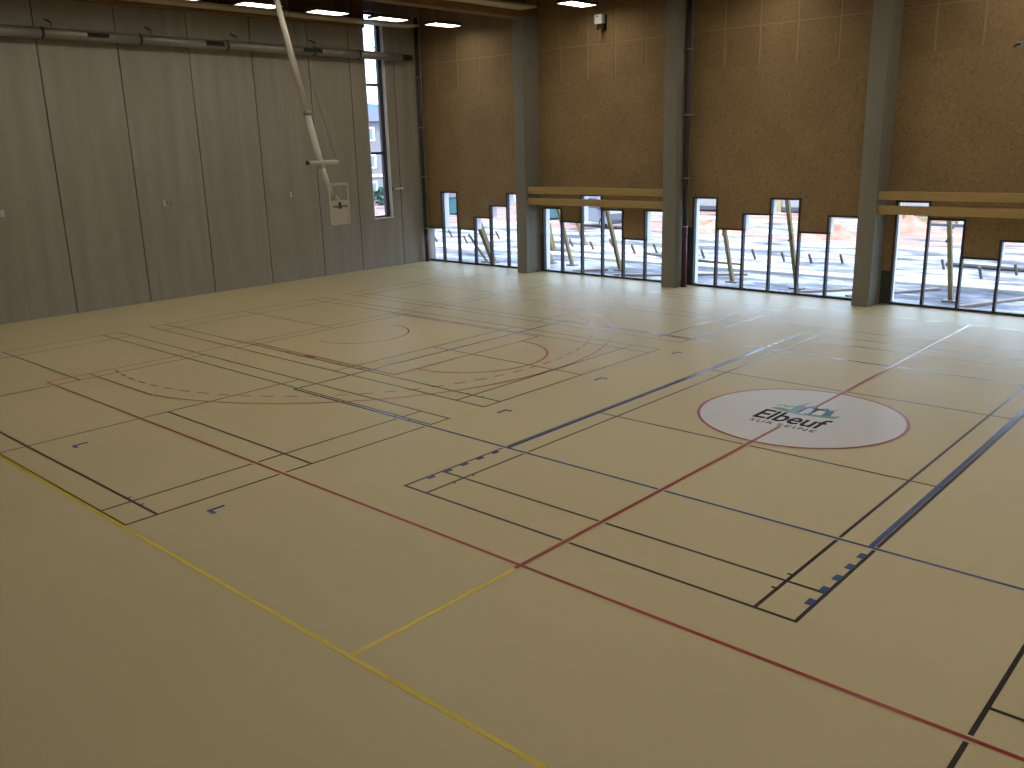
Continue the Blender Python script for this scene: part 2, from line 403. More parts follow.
# ------------------------------------------------------------------ downpipes
def downpipe(x, y, zr, label, r=.085):
    t = thing('downpipe', label, 'pipe', (x, y, 0), 0, 'downpipes on the window wall')
    MB().tube([(0, 0, zr), (0, 0, 9.9)], r*.9).build('upper_pipe', M['pipe'], t)
    b = MB().tube([(0, 0, .05), (0, 0, zr)], r, 18).build('red_lower_pipe', M['redpipe'], t); b['label'] = 'dark red lower pipe'
    for z in (.12, .22, zr-.28, zr-.02):
        MB().tube([(0, 0, z-.02), (0, 0, z+.02)], r+.014, 18).build('collar', M['redpipe' if z < 1 or z < zr-.1 else 'clamp'], b)
    MB().tube([(0, 0, 0), (0, 0, .07)], r+.02, 18).build('shoe', M['redpipe'], b)
    for z in (3.6, 5.6, 7.6):
        MB().box(-.1, .1, -.1, .09, z-.025, z+.025).box(-.02, .02, .06, YF-y-.004, z-.02, z+.02).build('clamp', M['clamp'], t)
downpipe(-9.44, 11.45, 2.04, 'dark downpipe with red lower section right of the second column')
downpipe(-22.42, 11.62, 1.45, 'dark downpipe with red lower section in the left corner')

# ------------------------------------------------------------------ roof beams, panels, lamps
blab = ['brown timber roof beam resting on the column nearest the left wall', 'brown timber roof beam on the second column, above the frame', 'brown timber roof beam on the third column, above the frame',
        'roof beam first beyond the right edge', 'roof beam second beyond the right edge', 'roof beam third beyond the right edge']
for cx, lb in zip(COLX, blab):
    tag(MB().box(cx-.23, cx+.23, YN, 11.90, 9.22, ZC-.001, .01).build('roof_beam', M['roofwood'], origin=(cx, 0, 9.22)), lb, 'beam', 'timber roof beams')
tag(MB().box(XL, XL+.20, YN, W0-.05, 9.33, ZC-.001, .01).build('edge_beam', M['roofwood'], origin=(XL, 0, 9.33)), 'brown timber edge beam along the top of the left concrete wall', 'beam')
for y in (9.2, 4.0, -1.2, -6.4, -11.6):
    pass

def radiant(x0, x1, y1, label, z=9.44):
    t = thing('radiant_panel', label, 'heating panel', ((x0+x1)/2, 0, z), 0, 'ceiling radiant panels')
    h = (x1-x0)/2
    p = MB().box(-h, h, YN+1.5, y1, 0, .02)
    p.box(-h, -h+.03, YN+1.5, y1, 0, .06).box(h-.03, h, YN+1.5, y1, 0, .06)
    p.build('panel', M['radiant'], t)
    for dx in (-.25, -.08, .08, .25): MB().tube([(dx*h/.4, YN+1.6, .04), (dx*h/.4, y1-.1, .04)], .014, 8).build('water_tube', M['clamp'], t)
    y = y1-.6
    while y > YN+1.6:
        hg = MB().box(-h, h, y-.02, y+.02, .05, .08)
        for dx in (-h+.05, h-.05): hg.box(dx-.006, dx+.006, y-.006, y+.006, .05, ZC-z)
        hg.build('hanger', M['dark'], t)
        y -= 2.7
radiant(-22.34, -21.50, 10.95, 'long cream radiant panel under the roof along the left concrete wall')
radiant(-16.13, -15.33, 10.95, 'long cream radiant panel beside the roof beam at the first column')
for i, cx in enumerate(COLX[1:]):
    radiant(cx+.28, cx+1.08, 10.95, 'long cream radiant panel hung above the frame, number of bays out of view' if False else
            ['cream radiant panel beside the second column beam, above the frame', 'cream radiant panel beside the third column beam, above the frame',
             'cream radiant panel first beyond the right edge', 'cream radiant panel second beyond the right edge', 'cream radiant panel third beyond the right edge'][i])

LW2, LL2 = .33, .69
lamp0 = thing('ceiling_lamp', 'flat white ceiling lamp nearest the corner column, rightmost of the row of four', 'lamp', (0, 0, 0), 0, 'flat ceiling lamps')
h = MB()
h.box(-LW2, LW2, -LL2, LL2, .035, .09, .01)
for s in (-1, 1):
    h.box(s*LW2-.012, s*LW2+.012, -LL2, LL2, -.012, .06); h.box(-LW2, LW2, s*LL2-.012, s*LL2+.012, -.012, .06)
h.build('housing', M['lampbody'], lamp0)
MB().box(-LW2+.02, LW2-.02, -LL2+.02, LL2-.02, 0, .02).build('diffuser', M['lamp'], lamp0)
for sx in (-1, 1):
    for sy in (-1, 1): MB().tube([(sx*.2, sy*.5, .08), (sx*.2, sy*.5, ZC-9.23)], .006, 6).build('suspension_cable', M['dark'], lamp0)
BX = [-19.42, -13.02, -6.5, 0.0, 6.55, 13.1, 19.6]
first = True
GAPY = 2.65
for bi, bx in enumerate(BX):
    for r in range(9):
        y = 10.28 - GAPY*r
        if bi == 0 and r < 4:
            lb = ['flat white ceiling lamp nearest the far corner, right of the tall window', 'flat white ceiling lamp seen just over the top of the tall window',
                  'flat white ceiling lamp between the hanging mast and the tall window', 'flat white ceiling lamp at the top frame edge, crossed by the hanging mast'][r]
        elif bi == 1 and r == 0:
            lb = 'flat white ceiling lamp above the white wall box, right of the first column'
        else:
            lb = 'flat white ceiling lamp hanging above the frame, out of view'
        if first: lamp0.location = (bx, y, 9.23); lamp0['label'] = lb; first = False
        else: dup(lamp0, (bx, y, 9.23), 0, lb, 'flat ceiling lamps')

# ------------------------------------------------------------------ duct on the left wall
DX, DZ, DR = XL+.36, 8.32, .155
du = thing('ventilation_duct', 'round galvanised ventilation duct running along the top of the left concrete wall', 'duct', (DX, 0, DZ))
joints = [-13.6, -10.2, -6.75, -3.25, -.30, 2.75, 6.3, 8.4]
ye = 10.55
yy = [-16.5] + joints + [ye]
for a, b in zip(yy, yy[1:]):
    MB().tube([(0, a, 0), (0, b, 0)], DR, 28).build('duct_section', M['galv'], du)
for j in joints:
    MB().tube([(0, j-.035, 0), (0, j+.035, 0)], DR+.012, 28).build('flange', M['dark'], du)
MB().tube([(0, ye, 0), (0, ye+.55, 0)], DR*.72, 24).build('end_spigot', M['grille'], du)
for y0, y1 in ((-9.6, -8.9), (-5.8, -5.1), (-1.98, -1.33), (1.93, 2.58), (5.78, 6.6)):
    gq = MB()
    ang0, ang1 = math.radians(-18), math.radians(30)
    n = 6
    for k in range(n):
        a0 = ang0+(ang1-ang0)*k/n; a1 = ang0+(ang1-ang0)*(k+.8)/n
        R1, R2 = DR-.005, DR+.012
        gq.prism([(R1*math.cos(a0), R1*math.sin(a0)), (R2*math.cos(a0), R2*math.sin(a0)), (R2*math.cos(a1), R2*math.sin(a1)), (R1*math.cos(a1), R1*math.sin(a1))], 'y', y0, y1)
    gq.build('outlet_grille', M['grille'], du)
for y in (-12.2, -8.7, -5.2, -2.95, .1, 3.15, 6.4, 9.2):
    MB().bar((-.34, y, .42), (.02, y, .30), .05, .03).tube([(0, y, .31), (0, y, DR)], .01, 6).build('wall_bracket', M['dark'], du)

# ------------------------------------------------------------------ wall mounted bits
def wall_plate(y, z, label):
    t = thing('wall_anchor', label, 'wall fixing', (XL, y, z), 0, 'small white fixings on the left wall')
    MB().box(0, .02, -.07, .05, -.10, .10, .004).box(.02, .05, -.06, -.03, -.09, .09).box(.02, .05, -.03, .05, -.08, -.05).build('plate', M['whitesteel'], t)
    MB().box(0, .03, .10, .20, -.02, .05, .004).box(0, .03, .23, .36, -.03, .05, .004).build('hook', M['clamp'], t)
wall_plate(-5.0, 3.24, 'small white wall fixing at the left picture edge')
wall_plate(.02, 3.22, 'small white wall fixing on the middle of the concrete wall')
wall_plate(5.02, 3.22, 'small white wall fixing just left of the hanging basketball frame')
t = thing('wall_bracket', 'short white bar fixed right of the tall window', 'bracket', (XL, 10.3, 3.17))
MB().box(0, .10, -.20, .24, -.035, .035, .006).build('bar', M['whitebox'], t)
MB().box(0, .06, -.33, -.24, -.06, .06, .004).build('mounting_plate', M['ochre'] if False else M['stone'], t)

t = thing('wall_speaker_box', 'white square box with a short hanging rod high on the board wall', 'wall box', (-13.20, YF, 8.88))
MB().box(-.15, .15, -.28, -.06, -.13, .17, .012).build('casing', M['whitebox'], t)
MB().box(-.11, .17, -.20, 0, -.32, -.13, .01).box(-.13, .17, -.06, 0, -.13, .16).build('mount_and_shadow', M['grille'], t)  # dark backing, plus a dark block modelled as the shadow below the casing
MB().tube([(.04, -.18, -.30), (.04, -.18, -.66)], .035, 12).build('hanging_rod', M['batten'], t)
MB().box(-.05, 0, -.29, -.28, .08, .12).build('indicator', M['dark'], t)
t = thing('wall_hook', 'small dark hook on the board wall at the right edge', 'hook', (-.05, YF, 6.93))
MB().box(-.07, .07, -.02, 0, -.10, .08, .004).build('plate', M['clamp'], t)
MB().tube([(0, -.02, .02), (-.06, -.16, .0), (-.09, -.2, -.06)], .02, 8).build('hook_arm', M['dark'], t)

# ------------------------------------------------------------------ ceiling hung basketball mast (folded frame)
t = thing('basketball_mast', 'white ceiling-hung basketball mast with crossbar and small board frame', 'basketball mast', (0, 0, 0))
p0 = Vector((-15.10, -.36, 10.44)); p1 = Vector((-13.40, -.20, 4.56)); p2 = Vector((-13.04, -.19, 3.66))
d = (p1-p0).normalized()
MB().tube([p0, p0.lerp(p1, .45), p0.lerp(p1, .80)], [.072, .078, .088], 18).build('upper_tube', M['whitesteel'], t)
MB().tube([p0.lerp(p1, .80), p1, p1.lerp(p2, .25)], [.078, .082, .082], 18).build('sliding_tube', M['whitesteel'], t)
MB().tube([p1.lerp(p2, .25), p2], [.07, .07], 16).build('lower_tube', M['whitesteel'], t)
MB().tube([p0.lerp(p1, .80)-d*.05, p0.lerp(p1, .80)+d*.05], .10, 18).build('collar', M['clamp'], t)
MB().tube([(-13.30, -.62, 4.49), (-13.30, .30, 4.49)], .052, 16).build('crossbar', M['whitesteel'], t)
MB().tube([(-13.30, -.69, 4.49), (-13.30, -.62, 4.49)], .05, 16).build('black_end_cap', M['dark'], t)
# ceiling fixing
MB().box(-15.28, -14.8, -.65, -.05, ZC-.12, ZC-.001, .01).build('ceiling_plate', M['dark'], t)
# board frame: open upper rectangle, closed lower panel
bx = -12.98
fr = MB()
HW = .30
for y in (-HW, HW): fr.box(bx-.02, bx+.02, y-.028, y+.028, 2.90, 3.96)
fr.box(bx-.02, bx+.02, -HW, HW, 3.90, 3.96); fr.box(bx-.02, bx+.02, -HW, HW, 3.46, 3.51); fr.box(bx-.02, bx+.02, -HW, HW, 2.88, 2.93)
fr.build('board_frame', M['whiteboard'], t)
MB().box(bx-.012, bx+.012, -HW, HW, 2.90, 3.32, .004).build('lower_board', M['whiteboard'], t)
MB().box(bx-.012, bx+.012, -HW, HW, 3.34, 3.47).build('bracket_board', M['whiteboard'], t)
MB().box(bx+.012, bx+.06, -.02, .03, 3.30, 3.47).build('hoop_bracket', M['dark'], t)
MB().box(bx+.014, bx+.04, -.19, .24, 3.335, 3.385).build('bracket_rail', M['pipe_grey'], t)
MB().bar((bx-.1, -.03, 3.62), (bx+.03, .02, 3.42), .06, .06).build('strut', M['whitesteel'], t)
cb = MB()
cb.tube([(-13.30, .28, 4.52), (-15.15, -.2, ZC-.02)], .004, 6)
cb.build('stay_cable', M['dark'], t)

# ------------------------------------------------------------------ floor markings (paint laid on the floor)
ZP = {'black': .0015, 'blue': .0030, 'yellow': .0022, 'red': .0045}
HL = []      # crossings that interrupt the weaker colours: ('x', Y, x0, x1) runs along X; ('y', X, y0, y1) runs along Y
def note(ax, c, a, b): HL.append((ax, c, a, b))
def pieces(ax, c, a, b, hl):
    """cut a line where a stronger line crosses it, leaving a sliver of floor either side"""
    cuts = []
    for (ax2, c2, a2, b2) in hl:
        if ax2 != ax and a+.12 < c2 < b-.12 and a2-.02 < c < b2+.02: cuts.append(c2)
    segs = []; s = a
    for q in sorted(cuts):
        segs.append((s, q-.055)); s = q+.055
    segs.append((s, b))
    return [(p, q) for p, q in segs if q-p > .02]
def paint(name, segs, w, col, parent, hl=(), zoff=0):
    """every stroke of paint is a part of its own"""
    z = ZP[col]+zoff
    for (ax, c, a, b) in segs:
        for p, q in pieces(ax, c, a, b, hl):
            m = MB()
            if ax == 'x': m.poly([(p, c-w/2, z), (q, c-w/2, z), (q, c+w/2, z), (p, c+w/2, z)])
            else: m.poly([(c-w/2, p, z), (c+w/2, p, z), (c+w/2, q, z), (c-w/2, q, z)])
            m.build(name, M[col], parent, recalc=False)
def arc(name, cx, cy, r, a0, a1, w, col, parent, dash=None, zoff=0):
    z = ZP[col]+zoff
    a0, a1 = math.radians(a0), math.radians(a1)
    if dash:
        L = r*(a1-a0); n = int(L/(dash[0]+dash[1])); spans = []
        for k in range(n):
            s = a0 + k*(dash[0]+dash[1])/r; spans.append((s, s+dash[0]/r))
    else: spans = [(a0, a1)]
    for s, e in spans:
        k = max(2, int((e-s)*r/.12)); m = MB()
        ring = [(m.bm.verts.new((cx+(r-w/2)*math.cos(t), cy+(r-w/2)*math.sin(t), z)), m.bm.verts.new((cx+(r+w/2)*math.cos(t), cy+(r+w/2)*math.sin(t), z)))
                for t in [s+(e-s)*j/k for j in range(k+1)]]
        for (A, B), (C, D) in zip(ring, ring[1:]): m.bm.faces.new((A, B, D, C))
        m.build(name, M[col], parent, recalc=False)

RW = .05
# --- basketball, red
bb = thing('basketball_marking', 'red painted basketball court lines on the beige floor', 'court marking')
bx0, by0 = 14.025, 7.525
red_main = [('x', -by0, -bx0-.025, bx0+.025), ('x', by0, -bx0-.025, bx0+.025), ('y', -bx0, -by0, by0), ('y', bx0, -by0, by0), ('y', 0, -7.62, -1.82), ('y', 0, 1.82, 7.62)]
HRED = list(red_main)
paint('sideline', red_main[:2], RW, 'red', bb); paint('baseline', red_main[2:4], RW, 'red', bb, zoff=.0003)
paint('half_line', [('y', 0, -7.62, -.80), ('y', 0, .70, 7.50)], .06, 'red', bb, zoff=.0025)
for s in (-1, 1):
    def rot(a, b): return (a, b) if s < 0 else (180-b, 180-a)
    hx = s*12.425
    ln = 14.0-2.99
    segs3 = [('x', 6.6, -14.0, -ln), ('x', -6.6, -14.0, -ln)] if s < 0 else [('x', 6.6, ln, 14.0), ('x', -6.6, ln, 14.0)]
    paint('three_point_straight', segs3, RW, 'red', bb)
    al = math.degrees(math.acos((12.425-ln)/6.75))
    arc('three_point_arc', hx, 0, 6.725, *( (-al, al) if s < 0 else (180-al, 180+al)), RW, 'red', bb)
    arc('dashed_arc', hx, 0, 6.22, *((-103.5, 103.5) if s < 0 else (76.5, 283.5)), RW, 'red', bb, dash=(.28, .22))
    fx = s*8.225
    paint('free_throw_line', [('y', fx, -2.45, 2.45)], RW, 'red', bb)
    arc('free_throw_arc', s*8.2, 0, 1.775, *((-90, 90) if s < 0 else (90, 270)), RW, 'red', bb)
    lane = [('x', 2.425, -14.0, -8.2), ('x', -2.425, -14.0, -8.2)] if s < 0 else [('x', 2.425, 8.2, 14.0), ('x', -2.425, 8.2, 14.0)]
    paint('lane_line', lane, RW, 'red', bb, zoff=.0003)
    for sy in (-1, 1):
        for x in (-12.2, -11.45, -10.15, -9.3):
            ww = .42 if x == -11.45 else .06
            xa, xb = sorted((-s*x, -s*(x+ww)))
            y0, y1 = sorted((sy*2.45, sy*2.55))
            MB().poly([(xa, y0, .0046), (xb, y0, .0046), (xb, y1, .0046), (xa, y1, .0046)]).build('lane_mark', M['red'], bb, recalc=False)
    arc('no_charge_arc', hx, 0, 1.275, *((-97, 97) if s < 0 else (83, 277)), RW, 'red', bb)

# --- handball, yellow
hb = thing('handball_marking', 'yellow painted line along the near side of the court with its half line', 'court marking')
paint('sideline', [('x', -10.045, -22.0, 22.0), ('x', 10.0, -22.0, 22.0)], .055, 'yellow', hb)
paint('half_line', [('y', 0, -10.02, -7.66), ('y', 0, 7.6, 10.0)], .055, 'yellow', hb, zoff=.0003)

# --- volleyball, blue
vb = thing('volleyball_marking', 'blue painted volleyball court lines around the centre emblem', 'court marking')
vs = [('x', -4.5, -9.02, 9.02), ('x', 4.5, -9.02, 9.02), ('y', -9, -4.5, 4.5), ('y', 9, -4.5, 4.5)]
va = [('y', -2.965, -4.5, 4.5), ('y', 2.965, -4.5, 4.5)]
paint('sideline', vs[:2], RW, 'blue', vb, HRED); paint('end_line', vs[2:], RW, 'blue', vb, HRED, .0002)
paint('attack_line', va, .07, 'blue', vb, HRED, .0004)
for sx in (-1, 1):
    for sy in (-1, 1):
        for k in range(5):
            y = sy*(4.79+.353*k); xa, xb = sorted((sx*2.935, sx*3.02))
            MB().poly([(xa, y-.075, .0034), (xb, y-.075, .0034), (xb, y+.075, .0034), (xa, y+.075, .0034)]).build('attack_line_dash', M['blue'], vb, recalc=False)
HBLUE = vs + va + HRED
AX_, AY_ = .15, .24
lm = [(-8.95, -9.03, 1, 1, 'by the left black court'), (-4.47, -9.02, 1, 1, 'beside the near corner of the left black court'),
      (-4.45, -2.92, 1, -1, 'between the middle black courts, lowest'), (-4.43, .04, 1, -1, 'in the middle between two black courts'), (-4.42, 3.0, 1, -1, 'between the black courts, nearest the windows')]
lml = ['small blue corner mark inside the near left black court', 'small blue corner mark just right of the near left court corner',
       'small blue corner mark near the bottom corner of the middle court', 'small blue corner mark halfway along the middle court end', 'small blue corner mark near the far corner of the middle court']
for (x, y, dx, dy, _), lb in zip(lm, lml):
    m = MB(); z = 0.003
    
    m.poly([(-dx*.03, -dy*.03, z), (dx*AX_, -dy*.03, z), (dx*AX_, dy*.03, z), (dx*.03, dy*.03, z), (dx*.03, dy*AY_, z), (-dx*.03, dy*AY_, z)][::dx*dy])
    o = m.build('corner_mark', M['blue'], recalc=False); o.location = (x, y, 0)
    tag(o, lb, 'floor mark', 'blue corner marks on the floor')

# --- badminton courts, black
def badminton(cx, cy, along, label, marks=True):
    t = thing('badminton_marking', label, 'court marking', (0, 0, 0), 0, 'black badminton courts')
    def seg(ax, c, a, b):        # local: u along the length, v across
        if along == 'x': return ('x', cy+c, cx+a, cx+b) if ax == 'u' else ('y', cx+c, cy+a, cy+b)
        return ('y', cx+c, cy+a, cy+b) if ax == 'u' else ('x', cy+c, cx+a, cx+b)
    w = .046
    hl = HBLUE
    paint('doubles_sideline', [seg('u', s*3.03, -6.7, 6.7) for s in (-1, 1)], w, 'black', t, hl)
    paint('singles_sideline', [seg('u', s*2.57, -6.7, 6.7) for s in (-1, 1)], w, 'black', t, hl, .0001)
    paint('back_line', [seg('v', s*6.68, -3.05, 3.05) for s in (-1, 1)], w, 'black', t, hl, .0002)
    paint('long_service_line', [seg('v', s*5.92, -3.05, 3.05) for s in (-1, 1)], w, 'black', t, hl, .0002)
    paint('short_service_line', [seg('v', s*2.0, -3.05, 3.05) for s in (-1, 1)], w, 'black', t, hl, .0002)
    if along == 'x': paint('centre_line', [seg('u', 0, 2.0, 6.7), seg('u', 0, -6.7, -2.0)], w, 'black', t, hl, .0003)
    for su in (-1, 1):
        for sv in (-1, 1):
            for u in (5.75, 6.15):
                p0_, p1_ = sorted((sv*2.50, sv*2.56))
                if along == 'y': q = (cx+p0_, cx+p1_, cy+su*u-.02, cy+su*u+.02)
                else: q = (cx+su*u-.02, cx+su*u+.02, cy+p0_, cy+p1_)
                MB().poly([(q[0], q[2], .002), (q[1], q[2], .002), (q[1], q[3], .002), (q[0], q[3], .002)]).build('test_tick', M['black'], t, recalc=False)
badminton(0, 0, 'y', 'black badminton court lines around the white centre emblem')
badminton(-11.6, -6.98, 'x', 'black badminton court lines at the lower left, against the yellow line')
badminton(-11.6, 0, 'x', 'black badminton court lines in the middle of the left half')
badminton(-11.6, 6.98, 'x', 'black badminton court lines of the left half nearest the windows')
badminton(11.6, -6.98, 'x', 'black badminton court lines in the lower right picture corner')
badminton(11.6, 0, 'x', 'black badminton court lines in the right half, beyond the picture edge')
badminton(11.6, 6.98, 'x', 'black badminton court lines right of the picture, by the windows')

# --- centre emblem
em = thing('centre_emblem', 'white round centre emblem with red rim, green and blue skyline and black town lettering', 'floor emblem')
zE = .0055
d = MB(); n = 96
d.poly([(1.77*math.cos(2*PI*k/n), 1.77*math.sin(2*PI*k/n), zE) for k in range(n)])
d.build('white_disc', M['white'], em, recalc=False)
arc('red_rim', 0, 0, 1.778, 0, 360, .055, 'red', em, zoff=.0014)
def flat(name, polys, mt, z):
    q = MB()
    for pl in polys: q.poly([(x, y, z) for x, y in pl])
    return q.build(name, mt, em, recalc=False)
def text(name, body, x0, x1, y0, h, mt, z, spacing=1.0, bold=.0):
    cu = bpy.data.curves.new(name, 'FONT'); cu.body = body; cu.size = 1; cu.space_character = spacing; cu.offset = bold
    o = bpy.data.objects.new(name, cu); COL.objects.link(o)
    dg = bpy.context.evaluated_depsgraph_get(); dg.update()
    me = bpy.data.meshes.new_from_object(o.evaluated_get(dg))
    bpy.data.objects.remove(o)
    xs = [v.co.x for v in me.vertices]; ys = [v.co.y for v in me.vertices]
    ax, bx_, cap = min(xs), max(xs), max(ys)
    base = 0.0
    for v in me.vertices:
        v.co = Vector((x0+(v.co.x-ax)/(bx_-ax)*(x1-x0), y0+(v.co.y-base)/(cap-base)*h, z))
    me.materials.clear(); me.materials.append(mt)
    o = bpy.data.objects.new(name, me); COL.objects.link(o); o.parent = em
    return o
text('town_lettering', 'Elbeuf', -.66, .60, -.53, .57, M['ink'], zE+.0005, .98, .02)
text('river_lettering', 'SUR', -.60, -.17, -.775, .145, M['ink2'], zE+.0005, 1.25, .012)
text('river_lettering', 'SEINE', -.09, .60, -.775, .145, M['ink2'], zE+.0005, 1.25, .012)
def ell(cx, cy, rx, ry, a0, a1, w, n=14):
    out = []
    for k in range(n):
        u = math.radians(a0+(a1-a0)*k/n); v = math.radians(a0+(a1-a0)*(k+1)/n)
        out.append([(cx+(rx-w)*math.cos(u), cy+(ry-w)*math.sin(u)), (cx+rx*math.cos(u), cy+ry*math.sin(u)), (cx+rx*math.cos(v), cy+ry*math.sin(v)), (cx+(rx-w)*math.cos(v), cy+(ry-w)*math.sin(v))])
    return out
zz = zE+.0006
flat('green_bank', [[(-.62, .13), (-.20, .05), (-.16, .14), (-.32, .24), (-.50, .27), (-.60, .22)], [(.02, .07), (.30, .10), (.55, .16), (.60, .38), (.44, .27), (.18, .20), (.0, .18)]], M['e_green'], zz)
flat('green_tree', ell(-.52, .34, .11, .12, 0, 180, .05) + ell(-.33, .36, .10, .12, 0, 180, .05), M['e_green'], zz+.0002)
flat('light_blue_tower', [[(-.30, .12), (-.12, .04), (-.12, .55), (-.20, .62), (-.20, 1.0), (-.25, .66), (-.30, .60)], [(-.12, .03), (.06, .04), (.05, .12), (-.12, .12)]], M['e_light'], zz+.0003)
flat('dark_blue_bridge', ell(-.02, .36, .12, .34, 0, 180, .055) + ell(.20, .34, .14, .34, 0, 180, .06) +
     [[(-.14, .14), (-.085, .14), (-.085, .38), (-.14, .38)], [(.06, .14), (.115, .14), (.115, .38), (.06, .38)], [(.28, .22), (.34, .22), (.34, .36), (.28, .36)],
      [(-.10, .60), (.30, .58), (.40, .74), (.34, .50), (.0, .52)], [(.33, .22), (.44, .26), (.38, .60), (.33, .52)]], M['e_blue'], zz+.0004)

# ------------------------------------------------------------------ outside: building site behind the windows
GZ = -.15
def gmesh():
    bm = bmesh.new()
    for (x0, x1, y0, y1) in ((-140, 70, 12.0, 130),):
        nx, ny = 70, 60
        vs = [[bm.verts.new((x0+(x1-x0)*i/nx, y0+(y1-y0)*(j/ny)**1.8, GZ)) for i in range(nx+1)] for j in range(ny+1)]
        for j in range(ny):
            for i in range(nx): bm.faces.new((vs[j][i], vs[j][i+1], vs[j+1][i+1], vs[j+1][i]))
    for r in vs:
        for v in r:
            if v.co.y > 15: v.co.z += .05*math.sin(v.co.x*.9+v.co.y*1.3)*min(1, (v.co.y-15)/6)
    me = bpy.data.meshes.new('ground'); bm.to_mesh(me); bm.free(); me.materials.append(M['ground'])
    o = bpy.data.objects.new('ground', me); COL.objects.link(o); return o
struct(gmesh(), 'pale rubble and mud ground of the building site outside', 'ground')
struct(MB().box(-140, XL-.35, -60, 12.0, GZ-.1, GZ).build('street', M['road']), 'pinkish paved street beyond the tall window', 'street')
# pale kerb strip parallel to the facade
tag(MB().box(-30, 30, 16.7, 17.6, GZ-.1, GZ+.10, .03).build('concrete_kerb', M['kerb']), 'long pale concrete strip on the ground outside, parallel to the windows', 'kerb')
tag(MB().box(-30, 30, 12.36, 12.5, GZ-.1, GZ+.06).build('threshold_strip', M['kerb']), 'thin pale strip at the foot of the windows outside', 'kerb')

def timber_shore(base, top, label, w=.13):
    t = thing('timber_shore', label, 'timber prop', base, 0, 'raking timber props outside')
    bvec = Vector(base); tv = Vector(top)-bvec
    MB().bar((0, 0, .03), tv, w, w).build('prop', M['rawtimber'], t)
    MB().box(-.22, .22, -.16, .16, 0, .05, .01).build('foot_plate', M['plank'], t)
    MB().bar((tv*.42)+Vector((-.1, -.02, 0)), (tv*.42)+Vector((.05, -.10, .16)), .05, .05).build('cleat', M['stake'], t)
# feet about two metres out from the facade, heads against the outer wall (above the panes)
def shore_from(bx, by, qx, qz, label, w=.13):
    """the prop passes through (qx, 12.4, qz) on the facade side"""
    timber_shore((bx, by, GZ), (qx, 12.52, qz), label, w)
shore_from(-20.72, 13.60, -20.72, 1.15, 'thin raking timber prop outside the corner bay, left of the broad one', .07)
shore_from(-20.27, 13.55, -20.27, 2.00, 'broad raking timber prop outside the corner bay, right of the thin one', .20)
shore_from(-18.02, 14.75, -18.02, 3.30, 'broad raking timber prop outside, half hidden by the first column', .22)
shore_from(-16.79, 14.66, -16.79, 5.6, 'raking timber prop outside the second pane behind the left rails', .12)
shore_from(-14.21, 14.50, -14.21, 5.1, 'raking timber prop outside the fourth pane behind the left rails', .13)
shore_from(-9.02, 14.07, -9.02, 4.0, 'raking timber prop outside the second pane right of the red pipe', .12)
shore_from(-6.53, 13.92, -6.53, 3.8, 'raking timber prop outside the fourth pane of the bay without rails', .12)
shore_from(-1.69, 14.11, -1.69, 4.3, 'near upright timber prop outside the right-hand bay', .12)
def post(x, y, dy, h, w, label):
    o = MB().bar((0, 0, -.03), (0, dy, h), w, w).build('leaning_post', M['rawtimber']); o.location = (x, y, GZ)
    tag(o, label, 'timber post', 'short leaning posts far outside')
post(-20.81, 18.29, -.48, 1.05, .16, 'short leaning timber post outside the first pane behind the left rails, the lower of two')
post(-21.5, 19.25, -.5, 1.6, .07, 'thin leaning post outside the first pane behind the left rails')
post(-21.06, 21.08, -.62, 1.35, .17, 'leaning timber post far outside the second pane behind the left rails')
def stake(x, y, label, hgt=.42, w=.075):
    o = MB().bar((0, 0, -.05), (-.03, -.28, hgt), w, w).build('wooden_stake', M['stake']); o.location = (x, y, GZ)
    tag(o, label, 'stake', 'dark wooden stakes outside')
SK = [(-29.16, 18.54, 'dark stake outside the leftmost low pane of the corner bay'),
      (-30.25, 20.74, 'dark stake outside the tall pane of the corner bay'),
      (-27.09, 18.79, 'dark stake outside the third pane of the corner bay'),
      (-27.2, 21.39, 'dark stake outside the fifth pane of the corner bay'),
      (-21.08, 20.17, 'dark stake outside the second pane behind the left rails'),
      (-19.42, 19.67, 'dark stake outside the third pane behind the left rails'),
      (-19.31, 21.09, 'dark stake just left of the prop in the fourth pane behind the left rails'),
      (-16.96, 19.54, 'dark stake outside the low fifth pane behind the left rails'),
      (-16.22, 20.23, 'dark stake outside the last pane left of the second column'),
      (-13.28, 19.44, 'dark stake outside the first pane right of the red pipe'),
      (-11.45, 20.51, 'dark stake outside the third pane right of the red pipe'),
      (-9.99, 20.24, 'dark stake outside the fourth pane right of the red pipe'),
      (-8.8, 20.21, 'dark stake outside the low fifth pane right of the red pipe'),
      (-7.72, 20.7, 'dark stake outside the last pane left of the third column'),
      (-3.97, 20.98, 'dark stake left of the upright prop, at the end of the grey pipe'),
      (-2.3, 19.57, 'dark stake outside the low pane right of the upright prop'),
      (-1.49, 20.88, 'dark stake outside at the right picture edge')]
for x, y, lb in SK: stake(x, y, lb)
tag(MB().tube([(-4.1, 21.6, GZ+.13), (-1, 21.35, GZ+.13), (4, 21.2, GZ+.13)], .085, 12).build('grey_site_pipe', M['rail']), 'long grey pipe lying among the stakes outside the right bay', 'pipe')
tag(MB().tube([(-16.2, 19.2, GZ+.08), (-14.2, 18.6, GZ+.08), (-12.2, 18.0, GZ+.08), (-10.6, 17.8, GZ+.08)], .06, 10).build('dark_site_hose', M['stake']), 'dark hose lying on the ground outside left of the second column', 'hose')
